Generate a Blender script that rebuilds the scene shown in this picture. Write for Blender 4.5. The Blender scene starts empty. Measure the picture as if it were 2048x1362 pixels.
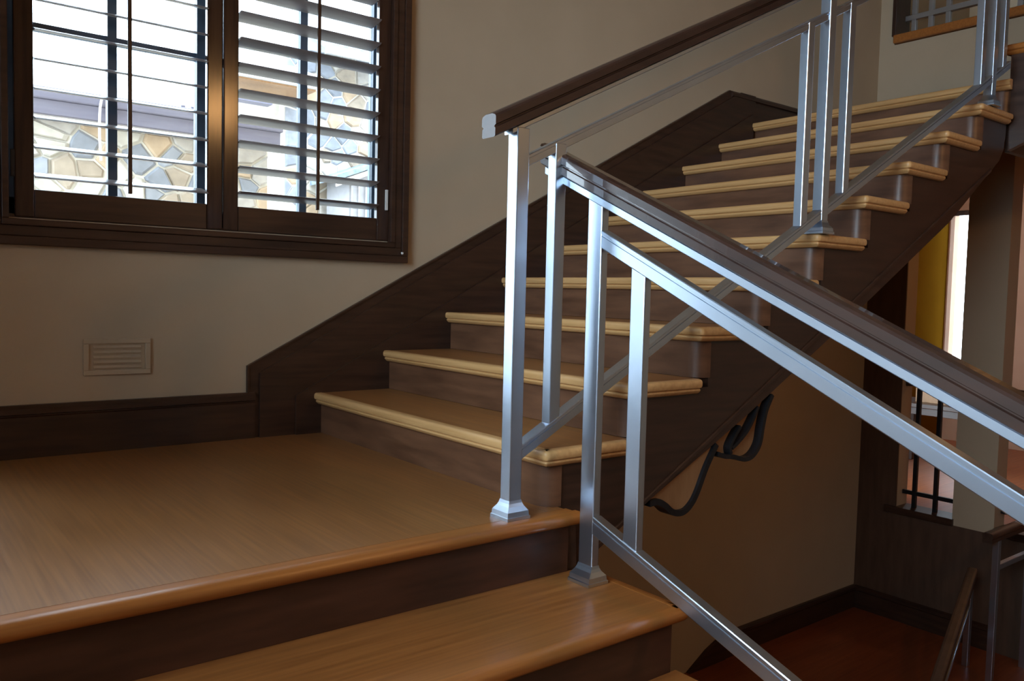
import bpy, bmesh, math, random
from mathutils import Vector, Matrix

random.seed(7)
S = bpy.context.scene
COL = S.collection

# ------------------------------------------------------------------ camera
cam_d = bpy.data.cameras.new('camera'); cam = bpy.data.objects.new('camera', cam_d); COL.objects.link(cam)
cam_d.sensor_width = 36.0
cam_d.lens = 1650.25 / 2048 * 36.0
cam_d.clip_start = 0.02
_R = Vector((0.78758441, -0.61574408, 0.02387514)); _U = Vector((0.01622109, 0.05944879, 0.99809955)); _F = Vector((0.61599324, 0.78570037, -0.05680898))
cam.matrix_world = Matrix(((_R.x, _U.x, -_F.x, -1.467097), (_R.y, _U.y, -_F.y, -3.227320), (_R.z, _U.z, -_F.z, 0.603086), (0, 0, 0, 1)))
S.camera = cam

# ------------------------------------------------------------------ light and exposure
world = bpy.data.worlds.new('overcast_sky'); S.world = world; world.use_nodes = True
bg = world.node_tree.nodes['Background']
bg.inputs['Color'].default_value = (0.72, 0.86, 1.0, 1); bg.inputs['Strength'].default_value = 3.6
S.view_settings.view_transform = 'Standard'; S.view_settings.look = 'None'
S.view_settings.gamma = 1.0; S.view_settings.use_curve_mapping = False
S.view_settings.exposure = 2.05

def portal(name, loc, rot, sx, sy):
    d = bpy.data.lights.new(name, 'AREA'); d.shape = 'RECTANGLE'; d.size = sx; d.size_y = sy; d.cycles.is_portal = True
    o = bpy.data.objects.new(name, d); COL.objects.link(o); o.location = loc; o.rotation_euler = rot
    return o
portal('daylight_portal_left', (-2.86, -2.7, 1.75), (0, math.radians(-90), 0), 2.2, 2.6)
portal('daylight_portal_door', (-1.92, 0.2, 1.22), (math.radians(-90), 0, 0), 1.3, 2.4)
portal('daylight_portal_back', (-0.36, 0.26, 1.65), (math.radians(-90), 0, 0), 1.55, 1.7)
portal('daylight_portal_far', (8.06, 0.84, 0.75), (0, math.radians(90), 0), 1.75, 0.3)

# ------------------------------------------------------------------ materials
def mat(name, base, rough=0.6, metal=0.0, spec=0.5, var=None, stretch=(1, 1, 1), scale=6.0, bump=0.0, detail=6.0, coat=0.0, rvar=0.0):
    m = bpy.data.materials.new(name); m.use_nodes = True
    nt = m.node_tree; b = nt.nodes['Principled BSDF']
    b.inputs['Base Color'].default_value = (*base, 1); b.inputs['Roughness'].default_value = rough
    b.inputs['Metallic'].default_value = metal; b.inputs['Specular IOR Level'].default_value = spec
    b.inputs['Coat Weight'].default_value = coat
    if var is not None or bump:
        tc = nt.nodes.new('ShaderNodeTexCoord'); mp = nt.nodes.new('ShaderNodeMapping'); no = nt.nodes.new('ShaderNodeTexNoise')
        mp.inputs['Scale'].default_value = stretch; no.inputs['Scale'].default_value = scale; no.inputs['Detail'].default_value = detail
        nt.links.new(tc.outputs['Object'], mp.inputs['Vector']); nt.links.new(mp.outputs['Vector'], no.inputs['Vector'])
        if var is not None:
            cr = nt.nodes.new('ShaderNodeValToRGB'); cr.color_ramp.elements[0].position = 0.32; cr.color_ramp.elements[1].position = 0.68
            cr.color_ramp.elements[0].color = (*var, 1); cr.color_ramp.elements[1].color = (*base, 1)
            nt.links.new(no.outputs['Fac'], cr.inputs['Fac']); nt.links.new(cr.outputs['Color'], b.inputs['Base Color'])
        if rvar:
            mr = nt.nodes.new('ShaderNodeMapRange'); mr.inputs['To Min'].default_value = rough - rvar; mr.inputs['To Max'].default_value = rough + rvar
            nt.links.new(no.outputs['Fac'], mr.inputs['Value']); nt.links.new(mr.outputs['Result'], b.inputs['Roughness'])
        if bump:
            bu = nt.nodes.new('ShaderNodeBump'); bu.inputs['Strength'].default_value = bump; bu.inputs['Distance'].default_value = 0.004
            nt.links.new(no.outputs['Fac'], bu.inputs['Height']); nt.links.new(bu.outputs['Normal'], b.inputs['Normal'])
    return m

M = {}
M['plaster'] = mat('plaster', (0.485, 0.385, 0.270), 0.85, var=(0.455, 0.36, 0.25), scale=3, bump=0.08, detail=10)
M['ceiling'] = mat('ceiling_paint', (0.55, 0.5, 0.44), 0.9, var=(0.52, 0.47, 0.41), scale=3)
M['amber'] = mat('amber_plaster', (0.17, 0.078, 0.006), 0.95, spec=0.0, var=(0.15, 0.066, 0.005), scale=2)
M['rose'] = mat('rose_plaster', (0.36, 0.20, 0.13), 0.9, spec=0.1, var=(0.42, 0.25, 0.17), scale=2)
DARK = ((0.058, 0.027, 0.016), (0.030, 0.014, 0.009))
M['dark_x'] = mat('dark_walnut_along_x', DARK[0], 0.34, var=DARK[1], stretch=(1.2, 14, 14), scale=3, rvar=0.06)
M['dark_y'] = mat('dark_walnut_along_y', DARK[0], 0.34, var=DARK[1], stretch=(14, 1.2, 14), scale=3, rvar=0.06)
M['dark_z'] = mat('dark_walnut_along_z', DARK[0], 0.34, var=DARK[1], stretch=(14, 14, 1.2), scale=3, rvar=0.06)
M['shutter_z'] = mat('shutter_walnut_along_z', DARK[0], 0.16, var=DARK[1], stretch=(14, 14, 1.2), scale=3)
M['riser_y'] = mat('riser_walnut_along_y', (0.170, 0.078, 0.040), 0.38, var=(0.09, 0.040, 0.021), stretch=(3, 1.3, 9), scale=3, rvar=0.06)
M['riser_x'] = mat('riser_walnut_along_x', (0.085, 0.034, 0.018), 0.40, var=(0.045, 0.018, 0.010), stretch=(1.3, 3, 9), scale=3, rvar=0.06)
OAK = ((0.38, 0.175, 0.055), (0.28, 0.120, 0.036))
M['oak_y'] = mat('oak_along_y', OAK[0], 0.36, var=OAK[1], stretch=(26, 1.0, 26), scale=3, bump=0.10, rvar=0.05)
M['oak_x'] = mat('oak_along_x', (0.37, 0.145, 0.038), 0.30, var=(0.26, 0.095, 0.024), stretch=(1.0, 26, 26), scale=3, bump=0.08, rvar=0.05)
M['nose_y'] = mat('oak_nosing_lit_along_y', (0.66, 0.39, 0.165), 0.36, var=(0.54, 0.30, 0.115), stretch=(26, 1.0, 26), scale=3, rvar=0.05)  # paler than the tread oak: window light on the edges painted in
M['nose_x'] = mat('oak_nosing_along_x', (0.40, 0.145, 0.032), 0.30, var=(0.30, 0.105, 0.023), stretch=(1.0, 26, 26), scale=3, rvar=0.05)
M['floor_oak'] = mat('floor_oak', (0.34, 0.150, 0.047), 0.31, var=(0.23, 0.096, 0.030), stretch=(42, 1.0, 8), scale=2.6, bump=0.06, rvar=0.04, detail=4)
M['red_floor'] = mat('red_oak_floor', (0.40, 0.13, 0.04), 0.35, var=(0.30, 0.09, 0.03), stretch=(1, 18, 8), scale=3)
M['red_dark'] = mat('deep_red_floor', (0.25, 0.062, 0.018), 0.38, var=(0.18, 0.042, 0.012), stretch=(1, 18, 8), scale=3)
M['metal'] = mat('satin_steel', (0.58, 0.66, 0.77), 0.31, metal=1.0, var=(0.54, 0.62, 0.73), scale=14)
M['lacquer_x'] = mat('lacquered_walnut_along_x', (0.040, 0.017, 0.011), 0.42, var=(0.022, 0.010, 0.007), stretch=(1.2, 14, 14), scale=3, coat=0.2, spec=0.4)
M['lacquer_y'] = mat('lacquered_walnut_along_y', (0.040, 0.017, 0.011), 0.26, var=(0.022, 0.010, 0.007), stretch=(14, 1.2, 14), scale=3, coat=1.0, spec=0.8)
M['iron'] = mat('dark_iron', (0.03, 0.03, 0.035), 0.4, metal=0.6, var=(0.02, 0.02, 0.022), scale=20)
M['steel_blue'] = mat('sky_lit_window_frame', (0.085, 0.13, 0.19), 0.45, var=(0.07, 0.11, 0.165), scale=8)  # bluish daylight on the sash painted into its base colour
M['panel'] = mat('brown_wood_and_wall_shade', (0.105, 0.055, 0.032), 0.55, var=(0.07, 0.035, 0.02), stretch=(6, 6, 1), scale=4)  # rail wood brown; on the end wall it stands in for shade
M['louver'] = mat('louver_walnut_lit', (0.30, 0.265, 0.255), 0.30, var=(0.24, 0.205, 0.195), stretch=(1.2, 14, 14), scale=3)  # walnut paled to carry the outdoor light on the louver undersides
M['white_metal'] = mat('white_latch_enamel', (0.75, 0.74, 0.72), 0.35, var=(0.7, 0.69, 0.67), scale=9)
M['mortar'] = mat('pale_mortar', (0.72, 0.69, 0.63), 0.95, var=(0.62, 0.59, 0.53), scale=12, bump=0.4)
M['fascia'] = mat('grey_fascia_paint', (0.16, 0.15, 0.19), 0.6, var=(0.13, 0.12, 0.16), stretch=(1, 10, 10), scale=3)
M['fascia_light'] = mat('pale_fascia_paint', (0.52, 0.48, 0.45), 0.6, var=(0.46, 0.42, 0.40), stretch=(1, 10, 10), scale=3)
M['shingle'] = mat('blue_grey_shingle', (0.24, 0.30, 0.36), 0.8, var=(0.12, 0.16, 0.21), scale=16, bump=0.3)
M['grey_siding'] = mat('grey_siding', (0.30, 0.29, 0.30), 0.7, var=(0.25, 0.24, 0.25), scale=8)
M['ground'] = mat('outdoor_ground', (0.42, 0.40, 0.36), 0.95, var=(0.34, 0.32, 0.28), scale=2)
M['tan'] = mat('tan_carved_wood', (0.34, 0.19, 0.09), 0.5, var=(0.27, 0.14, 0.06), stretch=(4, 4, 1), scale=8)
M['glow'] = bpy.data.materials.new('warm_lamp_glass'); M['glow'].use_nodes = True
_b = M['glow'].node_tree.nodes['Principled BSDF']; _b.inputs['Base Color'].default_value = (1, .75, .45, 1)
_b.inputs['Emission Color'].default_value = (1.0, 0.50, 0.16, 1); _b.inputs['Emission Strength'].default_value = 9.0
stones = []
for i, c in enumerate([(0.36, 0.29, 0.22), (0.42, 0.38, 0.34), (0.30, 0.31, 0.34), (0.45, 0.33, 0.22), (0.24, 0.25, 0.28), (0.50, 0.46, 0.40)]):
    stones.append(mat('stone_%d' % i, c, 0.9, var=tuple(v * 0.72 for v in c), scale=9, bump=0.5))
def glass():
    m = bpy.data.materials.new('window_glass'); m.use_nodes = True; nt = m.node_tree; nt.nodes.clear()
    o = nt.nodes.new('ShaderNodeOutputMaterial'); t = nt.nodes.new('ShaderNodeBsdfTransparent'); g = nt.nodes.new('ShaderNodeBsdfGlossy')
    mx = nt.nodes.new('ShaderNodeMixShader'); fr = nt.nodes.new('ShaderNodeFresnel')
    t.inputs['Color'].default_value = (0.95, 0.975, 0.98, 1); g.inputs['Roughness'].default_value = 0.02; fr.inputs['IOR'].default_value = 1.45
    nt.links.new(fr.outputs['Fac'], mx.inputs['Fac']); nt.links.new(t.outputs['BSDF'], mx.inputs[1]); nt.links.new(g.outputs['BSDF'], mx.inputs[2])
    nt.links.new(mx.outputs['Shader'], o.inputs['Surface']); return m
M['glass'] = glass()

# ------------------------------------------------------------------ mesh helpers
class MB:
    def __init__(self): self.v = []; self.f = []
    def add(self, vs, fs):
        n = len(self.v); self.v += [tuple(v) for v in vs]; self.f += [tuple(i + n for i in f) for f in fs]; return self
    def box(self, x0, x1, y0, y1, z0, z1, c=0.0):
        if c <= 0:
            vs = [(x, y, z) for z in (z0, z1) for y in (y0, y1) for x in (x0, x1)]
            return self.add(vs, [(0, 2, 3, 1), (4, 5, 7, 6), (0, 1, 5, 4), (2, 6, 7, 3), (0, 4, 6, 2), (1, 3, 7, 5)])
        bm = bmesh.new(); bmesh.ops.create_cube(bm, size=1)
        for v in bm.verts: v.co = Vector(((x0 + x1) / 2 + v.co.x * (x1 - x0), (y0 + y1) / 2 + v.co.y * (y1 - y0), (z0 + z1) / 2 + v.co.z * (z1 - z0)))
        bmesh.ops.bevel(bm, geom=list(bm.edges), offset=c, segments=2, affect='EDGES', profile=0.5)
        bm.verts.index_update(); self.add([v.co.copy() for v in bm.verts], [[v.index for v in f.verts] for f in bm.faces]); bm.free(); return self
    def prism(self, poly, ax, a, b):                                    # poly in the two other axes, extruded along ax
        def P(u, w, t): return {'x': (t, u, w), 'y': (u, t, w), 'z': (u, w, t)}[ax]
        n = len(poly); vs = [P(u, w, a) for u, w in poly] + [P(u, w, b) for u, w in poly]
        return self.add(vs, [tuple(range(n))[::-1], tuple(range(n, 2 * n))] + [(i, (i + 1) % n, (i + 1) % n + n, i + n) for i in range(n)])
    def loft(self, prof, frames, closed=True):                          # frames: list of (origin, U, V)
        n = len(prof); vs = []; fs = []
        for o, u, w in frames:
            o, u, w = Vector(o), Vector(u), Vector(w); vs += [o + u * a + w * b for a, b in prof]
        for k in range(len(frames) - 1):
            for i in range(n): j = (i + 1) % n; fs.append((k * n + i, k * n + j, (k + 1) * n + j, (k + 1) * n + i))
        m = (len(frames) - 1) * n
        fs += [tuple(range(n))[::-1], tuple(range(m, m + n))]
        return self.add(vs, fs)
    def bar(self, p, q, prof, side):                                    # straight sweep; U = side, V = perpendicular to the run
        p, q = Vector(p), Vector(q); d = (q - p).normalized(); u = Vector(side).normalized(); w = d.cross(u).normalized()
        if w.z < 0: w = -w
        return self.loft(prof, [(p, u, w), (q, u, w)])
    def plumb(self, p, q, prof, side):                                  # straight sweep with vertical (plumb) ends
        u = Vector(side).normalized(); w = Vector((0, 0, 1)); return self.loft(prof, [(p, u, w), (q, u, w)])
    def mesh(self, name, base=(0, 0, 0), smooth=False):
        me = bpy.data.meshes.new(name); b = Vector(base)
        me.from_pydata([Vector(v) - b for v in self.v], [], self.f)
        bm = bmesh.new(); bm.from_mesh(me); bmesh.ops.recalc_face_normals(bm, faces=bm.faces); bm.to_mesh(me); bm.free()
        if smooth:
            me.polygons.foreach_set('use_smooth', [True] * len(me.polygons))
            me.set_sharp_from_angle(angle=math.radians(38))
        return me

def rect(w, h, c=0.003):
    a, b = w / 2, h / 2
    return [(-a + c, -b), (a - c, -b), (a, -b + c), (a, b - c), (a - c, b), (-a + c, b), (-a, b - c), (-a, -b + c)]
def tag(o, label=None, cat=None, group=None, kind=None):
    if label: o['label'] = label
    if cat: o['category'] = cat
    if group: o['group'] = group
    if kind: o['kind'] = kind
    return o
def world_base(o):
    b = Vector((0, 0, 0))
    while o is not None: b += o.location; o = o.parent
    return b
def part(name, mb, m, parent=None, smooth=False):
    base = world_base(parent) if parent else Vector((0, 0, 0))
    o = bpy.data.objects.new(name, mb.mesh(name, base, smooth)); COL.objects.link(o); o.data.materials.append(M[m] if isinstance(m, str) else m)
    if parent: o.parent = parent
    return o
def thing(name, loc, label, cat, group=None):
    o = bpy.data.objects.new(name, None); COL.objects.link(o); o.location = loc; o.empty_display_size = 0.1
    return tag(o, label, cat, group)
def struct(name, mb, m, label=None, smooth=False):
    o = part(name, mb, m, None, smooth); o['kind'] = 'structure'
    if label: o['label'] = label
    return o
B = lambda *a: MB().box(*a)
def box(name, args, m, parent, smooth=False): return part(name, MB().box(*args), m, parent, smooth)

H = 0.17; RUN = 0.323; YO = -1.52; YS = -1.49; YL = -1.575; RUN2 = 0.345
XR = 4.45; XL = -2.7; ZF = -1.72

# ================================================================== the setting
# back wall with the window opening
mb = MB(); wx0, wx1, wz0, wz1 = -1.10, 0.38, 0.82, 2.55
dx0, dx1, dz1 = -2.58, -1.245, 2.42
mb.box(XL - .3, dx0, .012, .22, ZF - 1.2, 4.4); mb.box(dx1, wx0, .012, .22, ZF - 1.2, 4.4); mb.box(dx0, dx1, .012, .22, ZF - 1.2, 0); mb.box(dx0, dx1, .012, .22, dz1, 4.4); mb.box(wx1, 12, .012, .22, ZF - 1.2, 4.4)
mb.box(wx0, wx1, .012, .22, ZF - 1.2, wz0); mb.box(wx0, wx1, .012, .22, wz1, 4.4)
# the part behind the far room is cut away: rebuild right end
mb.v = [(min(x, 6.2 if x > 6 else x), y, z) for x, y, z in mb.v]
mb.v = [((XR + .2) if x > 6 else x, y, z) for x, y, z in mb.v]
wall_back = struct('wall_back', mb, 'plaster', 'beige plaster wall with the shuttered window')
# left wall with the large daylight window
mb = MB(); ly0, ly1, lz0, lz1 = -4.0, -1.4, 0.65, 2.85
mb.box(XL - .2, XL, -8, ly0, ZF - .2, 4.4); mb.box(XL - .2, XL, ly1, .012, ZF - .2, 4.4)
mb.box(XL - .2, XL, ly0, ly1, ZF - .2, lz0); mb.box(XL - .2, XL, ly0, ly1, lz1, 4.4)
struct('wall_left', mb, 'plaster')
struct('wall_front', B(XL - .2, 12, -8.2, -8, ZF - 1.2, 4.4), 'plaster')
struct('ceiling', B(XL - .2, 12, -8.2, 2.6, 4.4, 4.55), 'ceiling')
# right wall with its openings
mb = MB(); t0, t1 = XR, XR + .16
mb.box(t0, t1, -.28, .012, 1.66, 2.47); mb.box(t0, t1, -.68, -.28, 1.66, 2.47)
mb.box(t0, t1, -.95, -.68, -.93, 2.47)                       # pier between the openings
mb.box(t0, t1, -3.3, -.95, 1.66, 2.47); mb.box(t0 + .012, t1, -.28, .012, -.93, 1.66)
mb.box(t0, t1, -8, -3.2, ZF - .1, 4.4)
mb.box(t0, t1, -.10, .012, 2.47, 4.4); mb.box(t0, t1, -3.2, -.10, 3.6, 4.4)
struct('wall_right_shade', MB().box(t0, t1, -3.2, .012, ZF - .1, -.93).box(t0, t0 + .012, -.28, .012, -.93, 1.66), 'panel', 'end wall in the lower corner of the stairwell, its shade painted dark brown')  # stairwell shade put into the wall as a dark brown facing
struct('wall_right', mb, 'plaster', 'plaster wall at the end of the stairwell with two openings')
# floors
mb = MB(); mb.box(XL, .075, YL + .06, .012, -.05, 0.0)
landing = struct('floor_landing', mb, 'floor_oak', 'brown oak landing with grain running to the window wall')
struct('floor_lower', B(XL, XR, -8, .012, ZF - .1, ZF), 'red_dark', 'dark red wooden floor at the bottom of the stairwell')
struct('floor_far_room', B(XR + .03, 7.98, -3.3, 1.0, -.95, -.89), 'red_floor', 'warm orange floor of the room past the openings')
struct('floor_gallery', B(XR + .16, 8.3, -3.3, 1.2, 2.40, 2.53), 'floor_oak', 'upper gallery floor')
# far room
mb = MB(); mb.box(XR + .2, 7.98, 1.0, 1.2, -.95, 2.40); struct('wall_far_side', mb, 'amber', 'amber yellow wall of the far room')
mb = MB(); mb.box(7.9, 8.1, -3.3, .70, -.95, 2.4); mb.box(7.9, 8.1, .70, .985, -.95, -.08); mb.box(7.9, 8.1, .70, .985, 1.62, 2.4); mb.box(7.9, 8.1, .985, 1.0, -.95, 2.4)
struct('wall_far_end', mb, 'rose')
struct('wall_far_near_side', B(XR + .16, 8.3, -3.5, -3.3, -.95, 4.4), 'rose')
struct('wall_gallery', B(8.1, 8.3, -3.3, 1.2, 2.53, 4.4), 'plaster')
struct('wall_gallery_side', B(XR + .16, 8.3, 1.0, 1.2, 2.53, 4.4), 'plaster')
struct('ground', B(-14, 14, .25, 22, -1.9, -1.7), 'ground')
struct('ground_side', B(-16, XL - .25, -14, .25, -1.9, -1.7), 'ground')

# baseboards: board + moulded cap, proud of the wall
def baseboard(name, x0, x1, z0, h, yb=.012):
    o = part(name, MB().prism([(yb, z0), (yb - .022, z0), (yb - .022, z0 + h - .042), (yb - .017, z0 + h - .038), (yb - .017, z0 + h - .034), (yb - .030, z0 + h - .030), (yb - .030, z0 + h - .012), (yb - .020, z0 + h), (yb, z0 + h)], 'x', x0, x1), 'dark_x')
    o['kind'] = 'structure'; return o
baseboard('baseboard_back', -1.185, -.245, 0, .183)
baseboard('baseboard_upper', 2.72, XR, 10 * H, .17)
baseboard('baseboard_lower', 2.86, XR, ZF, .17)
mb = MB().prism([(XR, ZF), (XR - .022, ZF), (XR - .022, ZF + .13), (XR - .03, ZF + .14), (XR - .03, ZF + .158), (XR, ZF + .17)], 'y', -.96, -.012)
o = part('baseboard_right', mb, 'dark_y'); o['kind'] = 'structure'
# skirt of the flight that runs down under the stairs along the back wall
mb = MB().prism([(2.86, ZF), (2.86, ZF + .17), (2.68, ZF + .10), (1.6, ZF - .52), (1.6, ZF - .75)], 'y', -.018, .012)
o = part('trim_1', mb, 'dark_x'); o['kind'] = 'structure'

# glazed door on the back wall beside the window
gd = bpy.data.objects.new('door_2', None); COL.objects.link(gd); gd.location = (-1.97, .1, 0); tag(gd, 'glazed double door to the garden beside the window', None, None, 'structure')
mb = MB()
for a in ((dx0 - .07, dx0, 0, dz1 + .07), (dx1, dx1 + .06, 0, dz1 + .07), (dx0, dx1, dz1, dz1 + .07)): mb.box(a[0], a[1], -.012, .03, a[2], a[3], .004)
part('door_casing', mb, 'dark_z', gd)
for a, b in ((dx0, -1.972), (-1.968, dx1)):
    mb = MB()
    for q in ((a, a + .07, .005, dz1), (b - .07, b, .005, dz1), (a + .07, b - .07, .005, .16), (a + .07, b - .07, dz1 - .09, dz1)): mb.box(q[0], q[1], .09, .13, q[2], q[3], .004)
    lf = part('door_leaf', mb, 'dark_z', gd)
    box('pane', (a + .07, b - .07, .108, .112, .16, dz1 - .09), 'glass', lf)

# ================================================================== window on the back wall
win = bpy.data.objects.new('window_1', None); COL.objects.link(win); win.location = (-.36, .1, .82); tag(win, 'dark wood cased window behind plantation shutters', None, None, 'structure')
def casing(parent, x0, x1, z0, z1, w):
    # stepped, mitred casing around the opening: three nested frames
    for nm, a, b, y in (('casing_back_band', 0, .030, -.022), ('casing_board', .030, w - .022, -.014), ('casing_inner_bead', w - .022, w, -.020)):
        mb = MB()
        for (u0, u1, v0, v1) in ((x0 + a, x1 - a, z0 + a, z0 + b), (x0 + a, x1 - a, z1 - b, z1 - a), (x0 + a, x0 + b, z0 + b, z1 - b), (x1 - b, x1 - a, z0 + b, z1 - b)):
            mb.box(u0, u1, y, .03, v0, v1, .003)
        part(nm, mb, 'dark_x', parent)
casing(win, -1.175, .445, .727, 2.65, .088)
mb = MB()                                                             # jamb liner
mb.box(wx0, wx0 + .012, .012, .16, wz0, wz1); mb.box(wx1 - .012, wx1, .012, .16, wz0, wz1); mb.box(wx0, wx1, .012, .16, wz0, wz0 + .012); mb.box(wx0, wx1, .012, .16, wz1 - .012, wz1)
part('jamb', mb, 'dark_z', win)
def sash(parent, x0, x1, xm):
    mb = MB(); y0, y1 = .105, .145; w = .042
    mb.box(x0, x0 + w, y0, y1, wz0, wz1); mb.box(x1 - w, x1, y0, y1, wz0, wz1); mb.box(x0, x1, y0, y1, wz0, wz0 + .075); mb.box(x0, x1, y0, y1, wz1 - .06, wz1)
    s = part('sash', mb, 'steel_blue', parent)
    box('muntin', (xm - .016, xm + .016, .108, .142, wz0 + .075, wz1 - .06), 'steel_blue', s)
    for zz in (1.49, 2.03): box('muntin', (x0 + w, x1 - w, .110, .140, zz - .012, zz + .014), 'steel_blue', s)
    for a, b in ((x0 + w, xm - .016), (xm + .016, x1 - w)):
        for c, d in ((wz0 + .075, 1.478), (1.504, 2.018), (2.044, wz1 - .06)):
            box('pane', (a, b, .123, .127, c, d), 'glass', s)
sash(win, wx0 + .012, -.398, -.742)
sash(win, -.398, wx1 - .012, .001)

# shutters: frame, louvers, tilt rod
def shutter(x0, x1, label, tilt, xrod):
    t = thing('plantation_shutter', ((x0 + x1) / 2, .02, .82), label, 'shutter', 'plantation shutters in the window')
    z0, z1 = .822, 2.545; w = .058; y0, y1 = .004, .034
    for a, b in ((x0, x0 + w), (x1 - w, x1)): part('stile', MB().box(a, b, y0, y1, z0, z1, .004), 'shutter_z', t)
    part('bottom_rail', MB().box(x0 + w, x1 - w, y0 + .003, y1 - .003, z0, z0 + .096, .003), 'dark_x', t)
    part('top_rail', MB().box(x0 + w, x1 - w, y0 + .003, y1 - .003, z1 - .09, z1, .003), 'dark_x', t)
    c, s = math.cos(tilt), math.sin(tilt); zl = .968; me = None
    half, th = .050, .0045
    prof = [(-half, 0), (-half * .8, -th * .8), (-half * .3, -th), (half * .3, -th), (half * .8, -th * .8), (half, 0), (half * .8, th * .8), (half * .3, th), (-half * .3, th), (-half * .8, th * .8)]
    while zl < z1 - .1:
        if me is None:
            mb = MB().loft([(a * c - b * s, a * s + b * c) for a, b in prof], [((x0 + w + .002, .03, zl), (0, 1, 0), (0, 0, 1)), ((x1 - w - .002, .03, zl), (0, 1, 0), (0, 0, 1))])
            o = part('louver', mb, 'louver', t, True); me = o.data; zb = zl
        else:
            o = bpy.data.objects.new('louver', me); COL.objects.link(o); o.parent = t; o.location.z = zl - zb
        zl += .0985
    yr = .03 - half * c - .012
    rod = part('tilt_rod', MB().box(xrod - .007, xrod + .007, yr - .006, yr + .006, z0 + .105, z1 - .12, .003), 'dark_z', t)
    return t
sl = shutter(-1.068, -.374, 'dark wooden shutter panel with louvers set edge-on, flat-roofed stonework showing between them', math.radians(15), -.715)
sr = shutter(-.370, .358, 'dark wooden shutter panel with tilted louvers showing their undersides and a white latch', math.radians(-9), .004)
part('latch', MB().box(.338, .350, -.004, .006, .955, 1.045, .002), 'white_metal', sr)
part('latch_pin', MB().box(.408, .416, -.032, -.020, .765, .775, .002), 'white_metal', win)
for zz in (1.0, 2.3):
    part('hinge', MB().box(-1.080, -1.068, -.004, .008, zz - .045, zz + .045, .002), 'iron', sl)

# wall vent, painted like the wall
vt = thing('wall_vent', (-.75, .012, .275), 'wall-coloured return air vent cover below the window', 'vent')
mb = MB()
for a in ((-.863, -.637, .275, .292), (-.863, -.637, .388, .405), (-.863, -.845, .292, .388), (-.655, -.637, .292, .388)): mb.box(a[0], a[1], .001, .012, a[2], a[3], .002)
part('frame', mb, 'plaster', vt)
box('back_plate', (-.845, -.655, .010, .012, .292, .388), 'plaster', vt)
for k in range(5):
    zz = .304 + k * .018
    part('slat', MB().prism([(.011, zz), (.003, zz - .006), (.002, zz - .003), (.011, zz + .006)], 'x', -.830, -.670), 'plaster', vt)

# ================================================================== staircases
NOSE = [(-.034, 0), (-.008, 0), (-.002, -.004), (0, -.010), (0, -.020), (-.003, -.026), (-.009, -.028), (-.0115, -.0300), (-.0085, -.032), (-.0080, -.036), (-.011, -.041), (-.016, -.045), (-.020, -.048), (-.034, -.048)]
def arc(cx, cy, r, a0, a1, n): return [(cx + r * math.cos(a0 + (a1 - a0) * i / n), cy + r * math.sin(a0 + (a1 - a0) * i / n)) for i in range(n + 1)]
NOSE2 = [(-.034, 0), (-.012, 0), (-.005, -.004), (-.001, -.012), (0, -.018), (-.002, -.026), (-.008, -.033), (-.016, -.036), (-.034, -.036)]
def nose_sweep(path, z, prof=None):
    fr = []; n = len(path)
    for i, (x, y) in enumerate(path):
        a = Vector(path[max(i - 1, 0)]); b = Vector(path[min(i + 1, n - 1)])
        d0 = (Vector(path[i]) - a).normalized() if i else (b - Vector(path[i])).normalized()
        d1 = (b - Vector(path[i])).normalized() if i < n - 1 else d0
        d = (d0 + d1).normalized(); k = 1 / max(d.dot(d0), .5)
        nrm = Vector((d.y, -d.x)) * k                               # right-hand side of the travel direction
        fr.append(((x, y, z), (nrm.x, nrm.y, 0), (0, 0, 1)))
    return MB().loft(prof or NOSE, fr)

# ---- flight that climbs along the window wall: 9 treads + landing edge
up = thing('staircase', (1.45, -.75, 0), 'oak staircase with dark risers climbing along the window wall', 'stairs')
YW = -.027
for n in range(1, 11):
    xn = (n - 1) * RUN; z = n * H; last = n == 10
    xe = xn + RUN + .034 if not last else xn + .16
    ret = xn + .335
    R = .016
    # riser with a rounded outer end
    rx = xn + .032
    Rr = .055
    outer = [(rx, YW)] + arc(rx + Rr, YS + Rr, Rr, math.pi, 1.5 * math.pi, 6)
    poly = outer + [(rx + Rr, YS + .02), (rx + .02, YS + Rr), (rx + .02, YW)]
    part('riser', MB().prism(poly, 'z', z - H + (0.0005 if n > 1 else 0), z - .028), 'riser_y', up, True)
    # tread slab, inset behind the nosing
    if not last:
        tr = part('tread', MB().prism([(xn + .030, YW), (xn + .030, YO + .06), (xn + .06, YO + .030), (ret - .004, YO + .030), (ret - .004, YS + .001), (xe, YS + .001), (xe, YW)], 'z', z - .026, z - .0006), 'oak_y', up)
        path = [(xn, YW)] + arc(xn + R, YO + R, R, math.pi, 1.5 * math.pi, 6) + [(ret, YO)]
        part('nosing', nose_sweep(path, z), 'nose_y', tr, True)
    else:
        tr = part('tread', MB().box(xn + .030, XR - .004, -1.478, YW, z - .026, z - .0006), 'oak_y', up)
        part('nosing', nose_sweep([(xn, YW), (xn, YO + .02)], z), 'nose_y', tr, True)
# outer stringer: saw-tooth top under the treads, sloped lower edge
def zb(x): return -.046 + (x - .438) * .5495
pts = []
for n in range(1, 10):
    x = (n - 1) * RUN + .032 + .05
    pts += [(x, (n - 1) * H if n == 1 else (n - 1) * H - .03), (x, n * H - .03)]
pts[0] = (.082, zb(.082))
pts += [(2.93, 9 * H - .03), (2.93, 1.50)]
low = [(2.93, 1.44), (2.915, 1.36), (2.87, 1.30), (2.795, 1.249), (2.386, .97), (1.513, .495), (.959, .205), (.438, -.046)]
st = part('outer_stringer', MB().prism(pts + low, 'y', YS + .004, YS + .045), 'dark_x', up)
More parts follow.
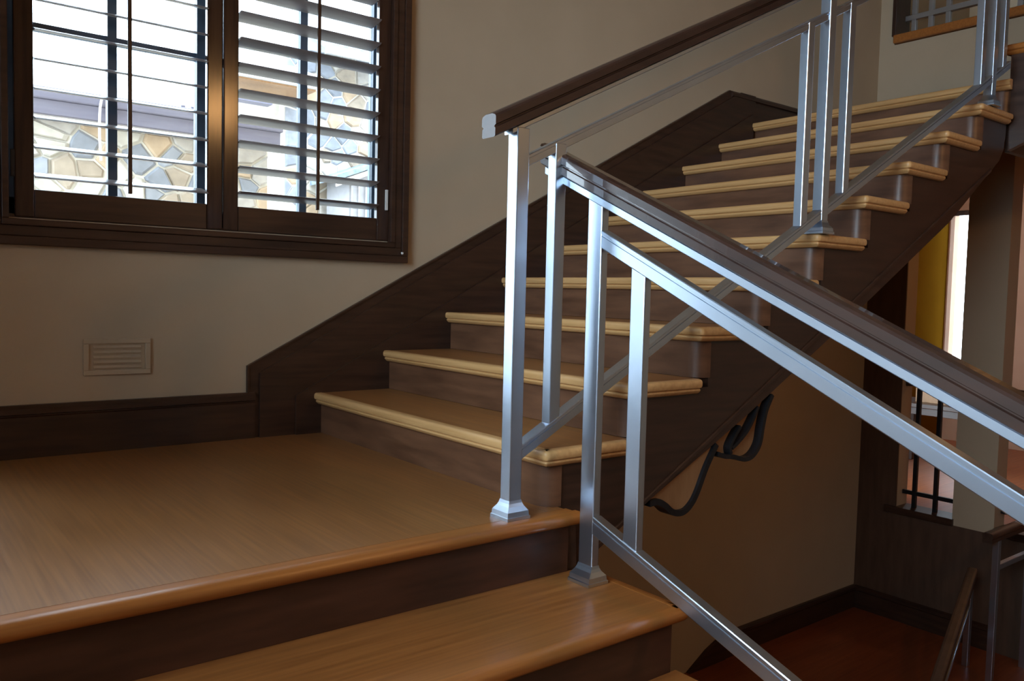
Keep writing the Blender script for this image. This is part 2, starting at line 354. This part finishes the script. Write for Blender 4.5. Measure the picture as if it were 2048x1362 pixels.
# moulding along the lower edge of the stringer and the soffit behind
part('stringer_bead', MB().plumb((.10, YS + .002, zb(.10) + .012), (2.78, YS + .002, zb(2.78) + .004), rect(.010, .018), (0, 1, 0)), 'dark_x', up)
part('soffit', MB().prism([(.10, zb(.10) + .02), (2.90, 1.36), (2.90, 1.40), (.10, zb(.10) + .06)], 'y', YS + .045, YW), 'dark_x', up)
part('landing_fascia', MB().prism([(2.995, 1.36), (XR - .004, 1.36), (XR - .004, 1.672), (2.995, 1.672)], 'y', -1.488, -1.46), 'dark_x', up)
# wall skirt: board with cap and inner bead
sk = [(-.245, 0), (-.275, .18), (-.275, .290), (2.70, 1.872), (2.95, 1.872), (2.95, 1.60), (2.4, 1.25), (.30, .10), (.30, 0)]
part('wall_skirt', MB().prism(sk, 'y', -.002, .010), 'dark_x', up)
part('skirt_lip', MB().prism([(-.275, .183), (-.275, .290), (2.70, 1.872), (2.70, 1.862), (-.268, .286), (-.268, .183)], 'y', -.008, -.001), 'dark_x', up)
part('skirt_board', MB().prism([(-.226, .0), (-.226, .262), (2.80, 1.872), (2.95, 1.872), (2.95, 1.6), (.30, .10), (.30, 0)], 'y', -.014, -.001), 'dark_x', up)
part('skirt_inner_board', MB().prism([(-.078, 0), (-.078, .162), (2.92, 1.756), (2.92, 1.60), (.30, .10), (.30, 0)], 'y', -.026, -.013), 'dark_x', up)
# scroll brackets under the stringer
def strip(pts, w, t, y0, y1):
    mb = MB(); n = len(pts); vs = []
    for i in range(n):
        a = Vector(pts[max(i - 1, 0)]); b = Vector(pts[min(i + 1, n - 1)]); d = (b - a).normalized(); nr = Vector((-d.y, d.x)) * t / 2
        p = Vector(pts[i])
        vs += [(p.x + nr.x, y0, p.y + nr.y), (p.x + nr.x, y1, p.y + nr.y), (p.x - nr.x, y1, p.y - nr.y), (p.x - nr.x, y0, p.y - nr.y)]
    fs = [(0, 1, 2, 3), tuple(range(4 * n - 4, 4 * n))[::-1]]
    for i in range(n - 1):
        for k in range(4): fs.append((i * 4 + k, i * 4 + (k + 1) % 4, (i + 1) * 4 + (k + 1) % 4, (i + 1) * 4 + k))
    return mb.add(vs, fs)
def smooth(pts, n=5):
    out = []; P = [Vector(p) for p in pts]; P = [P[0]] + P + [P[-1]]
    for i in range(1, len(P) - 2):
        for k in range(n):
            t = k / n; a, b, c, d = P[i - 1], P[i], P[i + 1], P[i + 2]
            q = .5 * ((2 * b) + (c - a) * t + (2 * a - 5 * b + 4 * c - d) * t * t + (3 * b - a - 3 * c + d) * t ** 3); out.append((q.x, q.y))
    out.append(tuple(P[-1])); return out
S1 = smooth([(.462, -.046), (.500, -.045), (.535, -.062), (.575, -.090), (.625, -.096), (.665, -.074), (.695, -.035), (.735, .040), (.785, .112)])
S2 = smooth([(.795, .078), (.830, .066), (.880, .060), (.940, .044), (.990, .052), (1.028, .090), (1.042, .150), (1.060, .210), (1.092, .262)])
S3 = smooth([(.868, .070), (.862, .095), (.885, .130), (.915, .162)])
S4 = smooth([(.872, .090), (.905, .108), (.950, .140), (.985, .180), (1.012, .225)])
g = 'scroll brackets under the stringer'
b1 = thing('scroll_bracket', (.62, YS + .03, -.1), 'open black iron scroll under the stringer, simple hook curl near the lower end', 'bracket', g)
part('scroll_band', strip(S1, 0, .020, YS + .0, YS + .05), 'iron', b1, True)
part('wood_block', MB().prism(S1[4:] + [(.46, -.036)], 'y', YS + .012, YS + .04), 'tan', b1)
b2 = thing('scroll_bracket', (.95, YS + .03, .04), 'black iron scroll under the stringer with a double loop', 'bracket', g)
bd = part('scroll_band', strip(S2, 0, .015, YS + .0, YS + .05), 'iron', b2, True)
part('inner_curl', strip(S3, 0, .012, YS + .002, YS + .048), 'iron', b2, True)
part('inner_curl', strip(S4, 0, .012, YS + .002, YS + .048), 'iron', b2, True)
part('wood_block', MB().prism(S2[4:] + [(.80, .115)], 'y', YS + .03, YS + .045), 'tan', b2)

# ---- flight that descends towards the hall
dn = thing('staircase', (-1.2, -2.5, ZF), 'wide oak staircase descending from the landing edge, dark risers', 'stairs')
X1 = .135
for k in range(0, 10):
    yn = YL - k * RUN2; z = -k * H
    xl_ = XL + .004
    xr_ = .095 if k == 0 else X1 + .012
    if k == 0:
        nb = part('landing_nosing', MB().box(xl_, xr_ - .01, yn + .028, yn + .062, -.028, -.0004), 'nose_x', dn)
        part('nosing', nose_sweep([(xl_, yn), (xr_, yn)], z, NOSE2), 'nose_x', nb, True)
    else:
        tr = part('tread', MB().box(xl_, xr_ - .010, yn + .028, yn + RUN2 + .034, z - .026, z - .0006), 'oak_x', dn)
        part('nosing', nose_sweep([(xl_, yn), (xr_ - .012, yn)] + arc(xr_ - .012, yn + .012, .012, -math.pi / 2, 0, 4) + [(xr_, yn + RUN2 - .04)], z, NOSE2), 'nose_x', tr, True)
    if k < 10:
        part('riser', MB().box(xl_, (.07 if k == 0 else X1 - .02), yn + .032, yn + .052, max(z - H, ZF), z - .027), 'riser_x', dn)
sidepoly = [(YL + .05, -.03)]
for k in range(1, 10):
    yn = YL - k * RUN2; sidepoly += [(yn + RUN2 + .04, -k * H - .03), (yn + .04, -k * H - .03)]
sidepoly += [(YL - 9 * RUN2 + .04, ZF), (YL - 7.0 * RUN2, ZF), (YL + .05, -.34)]
part('side_stringer', MB().prism(sidepoly, 'x', X1 - .06, X1 - .022), 'dark_y', dn)

# ---- next flight from the upper landing, only its foot shows
n2 = thing('staircase', (3.7, -1.9, 1.7), 'foot of the next staircase leaving the upper landing', 'stairs')
for k in range(1, 6):
    yn = -1.45 - (k - 1) * RUN; z = (10 + k) * H
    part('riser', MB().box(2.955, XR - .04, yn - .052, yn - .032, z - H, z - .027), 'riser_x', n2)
    tr = part('tread', MB().box(2.955, XR - .04, yn - RUN - .03, yn - .030, z - .026, z - .0006), 'oak_x', n2)
    part('nosing', nose_sweep([(XR - .04, yn), (2.945, yn)] + arc(2.945, yn - .015, .015, math.pi / 2, math.pi, 4)[1:] + [(2.93, yn - RUN)], z), 'nose_x', tr, True)
sp = [(-1.49, 1.36), (-1.49, 1.84)]
for k in range(1, 6):
    yn = -1.45 - (k - 1) * RUN; sp += [(yn - .04, (10 + k) * H - .03), (yn - RUN - .04, (10 + k) * H - .03)]
sp += [(-1.45 - 5 * RUN - .04, 2.1)]
part('side_stringer', MB().prism(sp, 'x', 2.952, 2.99), 'dark_y', n2)

# ================================================================== railings
HR = [(0.024, 0), (0.028, 0.003), (0.028, 0.022), (0.024, 0.025), (0.024, 0.028), (0.03, 0.031), (0.03, 0.05), (0.026, 0.056), (0.014, 0.06), (-0.014, 0.06), (-0.026, 0.056), (-0.03, 0.05), (-0.03, 0.031), (-0.024, 0.028), (-0.024, 0.025), (-0.028, 0.022), (-0.028, 0.003), (-0.024, 0)]
def shoe(mb, x, y, z, a, b, ax, by, hh=.05):
    lv = [(0, 1.0), (.008, 1.0), (.010, .86), (.022, .80), (.034, .30), (.042, .10), (hh, 0)]
    vs = []; fs = []
    for q, t in lv:
        u = a / 2 + ax * t; w = b / 2 + by * t
        vs += [(x - u, y - w, z + q), (x + u, y - w, z + q), (x + u, y + w, z + q), (x - u, y + w, z + q)]
    for i in range(len(lv) - 1):
        for k in range(4): fs.append((i * 4 + k, i * 4 + (k + 1) % 4, (i + 1) * 4 + (k + 1) % 4, (i + 1) * 4 + k))
    fs += [(3, 2, 1, 0), tuple(range(4 * len(lv) - 4, 4 * len(lv)))]
    return mb.add(vs, fs)

# ---- railing of the flight along the window wall (plane y = -1.50)
YR = -1.50
r1 = thing('stair_railing', (-.105, YR, 0), 'brushed steel railing with dark handrail rising beside the window-wall staircase', 'railing')
def hr1(x): return 1.063 + (x + .078) * .500          # underside of the wood handrail
def md1(x): return .960 + (x + .073) * .492           # centre of the mid rail
def bt1(x): return .189 + (x + .063) * .5345          # centre of the bottom rail
def post1(x, zb_, wide=.041, deep=.041):
    p = part('post', MB().box(x - wide / 2, x + wide / 2, YR - deep / 2, YR + deep / 2, zb_, hr1(x) - .012, .003), 'metal', r1)
    part('shoe', shoe(MB(), x, YR, zb_, wide, deep, .018, .018), 'metal', p)
xA, xB, xC, xD = -.105, 1.322, 2.69, 2.86
post1(xA, 0.0); post1(xB, 5 * H); post1(xC, 9 * H)
for x in (.030, 1.195, 1.462, 2.575, 2.80):
    part('baluster', MB().box(x - .019, x + .019, YR - .017, YR + .017, bt1(x) - .004, md1(x) + .004, .003), 'metal', r1)
def rail1(name, f, prof, xa, xb, m): return part(name, MB().plumb((xa, YR, f(xa)), (xb, YR, f(xb)), prof, (0, 1, 0)), m, r1, False)
rail1('handrail', hr1, HR, -.205, xD, 'lacquer_x')
rail1('handrail_bar', lambda x: hr1(x) - .008, rect(.036, .014, .002), -.14, xD, 'metal')
GR = [(-.017, -.019), (.017, -.019), (.019, -.017), (.019, .006), (.016, .007), (.016, .010), (.019, .011), (.019, .017), (.017, .019), (-.017, .019), (-.019, .017), (-.019, .011), (-.016, .010), (-.016, .007), (-.019, .006), (-.019, -.017)]
for a, b in ((xA + .02, xB - .02), (xB + .02, xC - .02), (xC + .02, xD)):
    rail1('mid_rail', md1, [(u * .8, w * .8) for u, w in GR], a, b, 'metal')
    rail1('bottom_rail', bt1, GR, a, b, 'metal')

# ---- railing of the descending flight (plane x = .06)
X2 = .06
r2 = thing('stair_railing', (X2, -1.64, -H), 'bright brushed steel railing sloping down beside the descending staircase', 'railing')
def hr2(y): return .955 + (y + 1.456) * .4605          # underside of the wood handrail
def md2(y): return .747 + (y + 1.672) * .4770
def bt2(y): return -.012 + (y + 1.677) * .345
def post2(y, zb_):
    p = part('post', MB().box(X2 - .0125, X2 + .0125, y - .027, y + .027, zb_, hr2(y) - .010, .003), 'metal', r2)
    part('shoe', shoe(MB(), X2, y, zb_, .025, .054, .024, .014), 'metal', p)
post2(-1.637, -H); post2(-3.02, -5 * H)
for y in (-1.797, -2.86):
    part('baluster', MB().box(X2 - .012, X2 + .012, y - .024, y + .024, bt2(y) - .004, md2(y) + .004, .003), 'metal', r2)
def rail2(name, f, prof, ya, yb, m): return part(name, MB().plumb((X2, ya, f(ya)), (X2, yb, f(yb)), prof, (1, 0, 0)), m, r2, False)
rail2('handrail', hr2, HR, -1.425, -3.15, 'lacquer_y')
rail2('handrail_bar', lambda y: hr2(y) - .012, rect(.044, .022, .002), -1.44, -3.12, 'metal')
GR2 = [(u * .8, w * 1.25) for u, w in GR]
rail2('mid_rail', md2, GR2, -1.665, -2.99, 'metal')
rail2('bottom_rail', bt2, GR2, -1.665, -2.99, 'metal')

# ---- lower hall: descending rail, guard rail; main floor railing; gallery railing
def post_h(mb, x, y, z0, z1, w=.036): return mb.box(x - w / 2, x + w / 2, y - w / 2, y + w / 2, z0, z1, .002)
lr = thing('stair_railing', (4.0, -.98, ZF), 'dark wooden rail sloping down in the shadow of the lowest landing', 'railing')
pA, pB = Vector((4.16, -.95, -1.16)), Vector((2.5, -1.38, -1.70))
part('handrail', MB().plumb(pA, pB, HR, (.25, -1, 0)), 'panel', lr)
part('mid_rail', MB().plumb(pA - Vector((.05, .01, .16)), pB - Vector((0, 0, .10)), rect(.03, .03), (.25, -1, 0)), 'metal', lr)
part('post', post_h(MB(), 4.08, -.97, ZF, -1.17), 'metal', lr)
gr = thing('guard_railing', (4.0, -1.2, ZF), 'level steel guard railing with dark handrail in the lower hall', 'railing')
part('handrail', MB().plumb((3.72, -1.2, -.80), (XR, -1.2, -.80), HR, (0, 1, 0)), 'dark_x', gr, True)
for x in (3.86, 4.36): part('post', post_h(MB(), x, -1.2, ZF, -.80), 'metal', gr)
part('mid_rail', MB().plumb((3.88, -1.2, -.97), (XR, -1.2, -.97), rect(.03, .035), (0, 1, 0)), 'metal', gr)
mr = thing('guard_railing', (4.52, -.5, -.89), 'dark iron guard railing in the openings of the end wall', 'railing')
part('handrail', MB().plumb((4.53, -.285, .0), (4.53, -.675, .0), [(u * .9, w * .8) for u, w in HR], (1, 0, 0)), 'dark_y', mr, True)
part('handrail', MB().plumb((4.53, -.96, .0), (4.53, -3.1, .0), [(u * .9, w * .8) for u, w in HR], (1, 0, 0)), 'dark_y', mr, True)
for y in (-.375, -.525, -1.6, -2.4): part('post', post_h(MB(), 4.53, y, -.89, .0, .028), 'iron', mr)
for a, b in ((-.29, -.675), (-.96, -3.1)):
    part('bottom_rail', MB().plumb((4.53, a, -.78), (4.53, b, -.78), rect(.025, .03), (1, 0, 0)), 'iron', mr)
part('sill', MB().box(4.43, 4.62, -.69, -.20, -.935, -.885, .004), 'dark_y', mr)
part('sill', MB().box(4.43, 4.62, -3.2, -.95, -.935, -.885, .004), 'dark_y', mr)
gy = thing('gallery_railing', (4.52, -1.5, 2.53), 'steel railing on the upper gallery edge with wooden nosing', 'railing')
part('nosing', MB().box(4.415, 4.612, -3.2, -.102, 2.475, 2.535, .010), 'nose_x', gy)
part('bottom_rail', MB().plumb((4.53, -.14, 2.66), (4.53, -3.1, 2.66), rect(.035, .04), (1, 0, 0)), 'metal', gy)
part('handrail', MB().plumb((4.53, -.14, 3.4), (4.53, -3.1, 3.4), HR, (1, 0, 0)), 'dark_y', gy, True)
for y in (-.20, -.32, -.44, -.90, -1.02, -1.14, -2.0): part('post', post_h(MB(), 4.53, y, 2.53, 3.4, .032), 'metal', gy)
part('opening_casing', MB().box(4.43, 4.63, -.115, -.085, 2.53, 3.6, .003), 'dark_z', gy)

# ================================================================== far room
wf = bpy.data.objects.new('window_2', None); COL.objects.link(wf); wf.location = (8.0, .4, -.08); tag(wf, 'tall bright window of the far room', None, None, 'structure')
mb = MB()
for a in ((.70, .985, -.08, -.03), (.70, .985, 1.57, 1.62), (.70, .74, -.03, 1.57)): mb.box(7.96, 8.02, a[0], a[1], a[2], a[3], .003)
part('sash', mb, 'dark_z', wf)
for a, b in ((.74, .985),): box('pane', (7.988, 7.992, a, b, -.03, 1.57), 'glass', wf)
tb = thing('console_table', (6.2, .0, -.89), 'dark console table standing on the orange floor of the far room', 'table')
part('table_top', MB().box(5.95, 6.45, -.10, .62, -.335, -.295, .006), 'dark_y', tb)
part('apron', MB().box(5.99, 6.41, -.06, .58, -.40, -.335, .004), 'dark_y', tb)
for x in (6.0, 6.4):
    for y in (-.05, .57): part('leg', MB().box(x - .02, x + .02, y - .02, y + .02, -.89, -.40, .003), 'dark_z', tb)
bx = thing('storage_box', (6.2, .3, -.295), 'amber wooden box on the dark console table', 'box')
part('box_body', MB().box(6.08, 6.34, .10, .40, -.295, -.16, .004), 'tan', bx)
part('lid', MB().box(6.07, 6.35, .09, .41, -.16, -.13, .004), 'tan', bx)
dr = bpy.data.objects.new('door_1', None); COL.objects.link(dr); dr.location = (7.88, -.9, -.89); tag(dr, 'rose brown panelled door at the end of the far room', None, None, 'structure')
part('door_leaf', MB().box(7.86, 7.90, -1.3, -.42, -.89, 1.15, .003), 'tan', dr)
for z0_, z1_ in ((-.75, -.05), (.08, 1.0)):
    for y0_, y1_ in ((-1.2, -.9), (-.82, -.52)): part('panel', MB().box(7.845, 7.862, y0_, y1_, z0_, z1_, .005), 'tan', dr)
mb = MB()
for a in ((-1.40, -1.30, -.89, 1.25), (-.42, -.32, -.89, 1.25), (-1.30, -.42, 1.15, 1.25)): mb.box(7.84, 7.90, a[0], a[1], a[2], a[3], .004)
part('door_casing', mb, 'fascia_light', dr)

def lamp(name, loc, label, power, r, drop, col=(1.0, .52, .20)):
    x, y, z = loc
    t = thing(name, (x, y, z + drop), label, 'lamp')
    mb = MB(); n = 20; ring = []
    prof = [(0.001, -r), (r * .5, -r * .87), (r * .87, -r * .5), (r, 0), (r * .87, r * .5), (r * .5, r * .87), (.02, r)]
    vs = []; fs = []
    for pr, pz in prof: vs += [(x + pr * math.cos(2 * math.pi * k / n), y + pr * math.sin(2 * math.pi * k / n), z + pz) for k in range(n)]
    for i in range(len(prof) - 1):
        for k in range(n): fs.append((i * n + k, i * n + (k + 1) % n, (i + 1) * n + (k + 1) % n, (i + 1) * n + k))
    part('globe', mb.add(vs, fs), 'glow', t, True)
    box('cord', (x - .006, x + .006, y - .006, y + .006, z + r, z + drop - .02), 'iron', t)
    part('canopy', MB().box(x - .06, x + .06, y - .06, y + .06, z + drop - .025, z + drop, .004), 'iron', t)
    d = bpy.data.lights.new(name + '_light', 'POINT'); d.energy = power; d.color = col; d.shadow_soft_size = r * 1.05
    o = bpy.data.objects.new(name + '_light', d); COL.objects.link(o); o.location = (0, 0, -drop); o.parent = t
lamp('pendant_lamp', (1.1, -4.5, 2.23), 'warm glass globe pendant hanging over the stairwell', 50, .12, 2.17)
lamp('pendant_lamp', (6.3, -.9, 1.75), 'warm glass globe pendant in the far room', 9, .12, .65)

# ================================================================== left daylight window (beside the landing)
wl = bpy.data.objects.new('window_3', None); COL.objects.link(wl); wl.location = (XL - .1, -2.8, lz0); tag(wl, 'large daylight window over the descending stairs', None, None, 'structure')
mb = MB(); xa, xb = XL - .13, XL - .07
for a in ((ly0, ly1, lz0, lz0 + .06), (ly0, ly1, lz1 - .06, lz1), (ly0, ly0 + .06, lz0 + .06, lz1 - .06), (ly1 - .06, ly1, lz0 + .06, lz1 - .06), (-2.73, -2.67, lz0 + .06, lz1 - .06)): mb.box(xa, xb, a[0], a[1], a[2], a[3], .004)
part('sash', mb, 'dark_z', wl)
for a, b in ((ly0 + .06, -2.73), (-2.67, ly1 - .06)): box('pane', (XL - .102, XL - .098, a, b, lz0 + .06, lz1 - .06), 'glass', wl)

# ================================================================== outdoors
def clip(poly, p, q):
    # keep the side of the bisector nearer to p
    m = ((p[0] + q[0]) / 2, (p[1] + q[1]) / 2); d = (q[0] - p[0], q[1] - p[1]); out = []
    f = lambda a: (a[0] - m[0]) * d[0] + (a[1] - m[1]) * d[1]
    for i in range(len(poly)):
        a, b = poly[i], poly[(i + 1) % len(poly)]; fa, fb = f(a), f(b)
        if fa <= 0: out.append(a)
        if fa * fb < 0: t = fa / (fa - fb); out.append((a[0] + (b[0] - a[0]) * t, a[1] + (b[1] - a[1]) * t))
    return out
def stonework(parent, x0, x1, z0, z1, y, dx, dz, seed):
    rnd = random.Random(seed); P = []; r = 0; z = z0 + dz / 2
    while z < z1:
        x = x0 + (dx / 2 if r % 2 else 0) + .02
        while x < x1: P.append((x + rnd.uniform(-.46, .46) * dx, z + rnd.uniform(-.42, .42) * dz)); x += dx
        z += dz; r += 1
    for i, p in enumerate(P):
        poly = [(x0, z0), (x1, z0), (x1, z1), (x0, z1)]
        for j, q in enumerate(P):
            if j != i and abs(q[0] - p[0]) < 3 * dx and abs(q[1] - p[1]) < 3 * dz: poly = clip(poly, p, q)
            if len(poly) < 3: break
        if len(poly) < 3: continue
        cx = sum(a[0] for a in poly) / len(poly); cz = sum(a[1] for a in poly) / len(poly)
        sc = lambda k: [(cx + (a - cx) * k, cz + (b - cz) * k) for a, b in poly]
        o_, i_ = sc(.90), sc(.74); n = len(poly); d = rnd.uniform(.018, .04)
        vs = [(a, y + .02, b) for a, b in o_] + [(a, y - d * .5, b) for a, b in o_] + [(a, y - d, b) for a, b in i_]
        fs = [tuple(range(2 * n, 3 * n))]
        for k in range(2):
            for m_ in range(n): fs.append((k * n + m_, k * n + (m_ + 1) % n, (k + 1) * n + (m_ + 1) % n, (k + 1) * n + m_))
        part('stone', MB().add(vs, fs), stones[rnd.randrange(6)], parent)
sb = thing('stone_outbuilding', (-.2, 4.2, -1.7), 'flat-roofed stone outbuilding with grey fascia and a thin white conduit', 'building')
box('wall_core', (-1.72, 1.38, 4.0, 6.5, -1.7, 1.9), 'mortar', sb)
stonework(sb, -1.2, 1.38, .70, 1.84, 4.0, .21, .145, 3)
part('fascia', MB().box(-1.82, 1.44, 3.86, 6.6, 1.86, 1.97, .006), 'fascia', sb)
part('roof_edge', MB().box(-1.84, 1.46, 3.84, 6.62, 1.97, 2.06, .010), 'fascia', sb)
part('soffit_board', MB().box(-1.82, 1.44, 3.9, 4.02, 1.83, 1.86), 'fascia_light', sb)
part('conduit', strip(smooth([(-.02, 1.55), (-.03, 1.75), (-.025, 1.95), (0.0, 2.06), (.03, 2.07), (.045, 2.0), (.045, 1.90)]), 0, .016, 3.80, 3.82), 'fascia_light', sb)
for x in (.62, .70, .745): part('roof_bolt', MB().box(x - .018, x + .018, 3.9, 3.94, 2.06, 2.09, .006), 'fascia', sb)

sh = thing('stone_house', (4.2, 8.5, -1.7), 'pale stone house with blue-grey shingled roof behind the tilted louvers', 'building')
box('wall_core', (2.85, 7.5, 7.2, 11, -1.7, 4.2), 'mortar', sh)
stonework(sh, 2.86, 4.7, 1.5, 3.75, 7.2, .27, .19, 5)
part('eave_roof', MB().prism([(6.55, 3.18), (6.55, 3.26), (9.2, 4.25), (9.2, 4.15)], 'x', 1.9, 3.0), 'shingle', sh)
part('eave_fascia', MB().box(1.9, 3.02, 6.50, 6.56, 3.08, 3.26, .006), 'fascia_light', sh)
part('eave_soffit', MB().box(1.95, 3.0, 6.56, 7.2, 3.06, 3.10), 'tan', sh)
part('gable_rake', MB().plumb((1.75, 6.52, 2.98), (2.25, 6.52, 3.36), rect(.05, .07, .004), (0, 1, 0)), 'fascia_light', sh)
part('rafter_end', MB().box(2.02, 2.50, 6.7, 6.86, 2.84, 2.93, .006), 'fascia', sh)
part('side_wall', MB().box(1.6, 2.85, 7.35, 10, -1.7, 3.1), 'mortar', sh)
for k in range(9):
    z0_ = 3.60 + k * .10; y0_ = 6.5 + k * .17
    o = part('shingle_course', MB().prism([(y0_, z0_), (y0_ + .26, z0_ + .13), (y0_ + .26, z0_ + .15), (y0_, z0_ + .03)], 'x', 3.1, 5.6), 'shingle', sh)
part('upper_fascia', MB().box(3.1, 5.6, 6.46, 6.52, 3.54, 3.62, .006), 'fascia_light', sh)
pc = thing('porch', (4.3, 6.2, -1.7), 'small grey porch with sloping eave in front of the pale stone house', 'porch')
box('porch_wall', (3.42, 5.2, 6.45, 7.1, -1.7, 2.02), 'grey_siding', pc)
for k in range(9): part('batten', MB().box(3.44 + k * .10, 3.465 + k * .10, 6.43, 6.45, -1.7, 2.0), 'grey_siding', pc)
part('rake_board', MB().plumb((3.22, 6.40, 1.93), (4.6, 6.40, 2.50), rect(.06, .07, .004), (0, 1, 0)), 'fascia_light', pc)
part('roof', MB().prism([(3.20, 1.97), (4.6, 2.54), (4.6, 2.60), (3.20, 2.03)], 'y', 6.35, 7.15), 'shingle', pc)
part('gable_board', MB().prism([(3.42, 2.0), (4.6, 2.0), (4.6, 2.46), (3.45, 2.0)], 'y', 6.45, 6.5), 'grey_siding', pc)
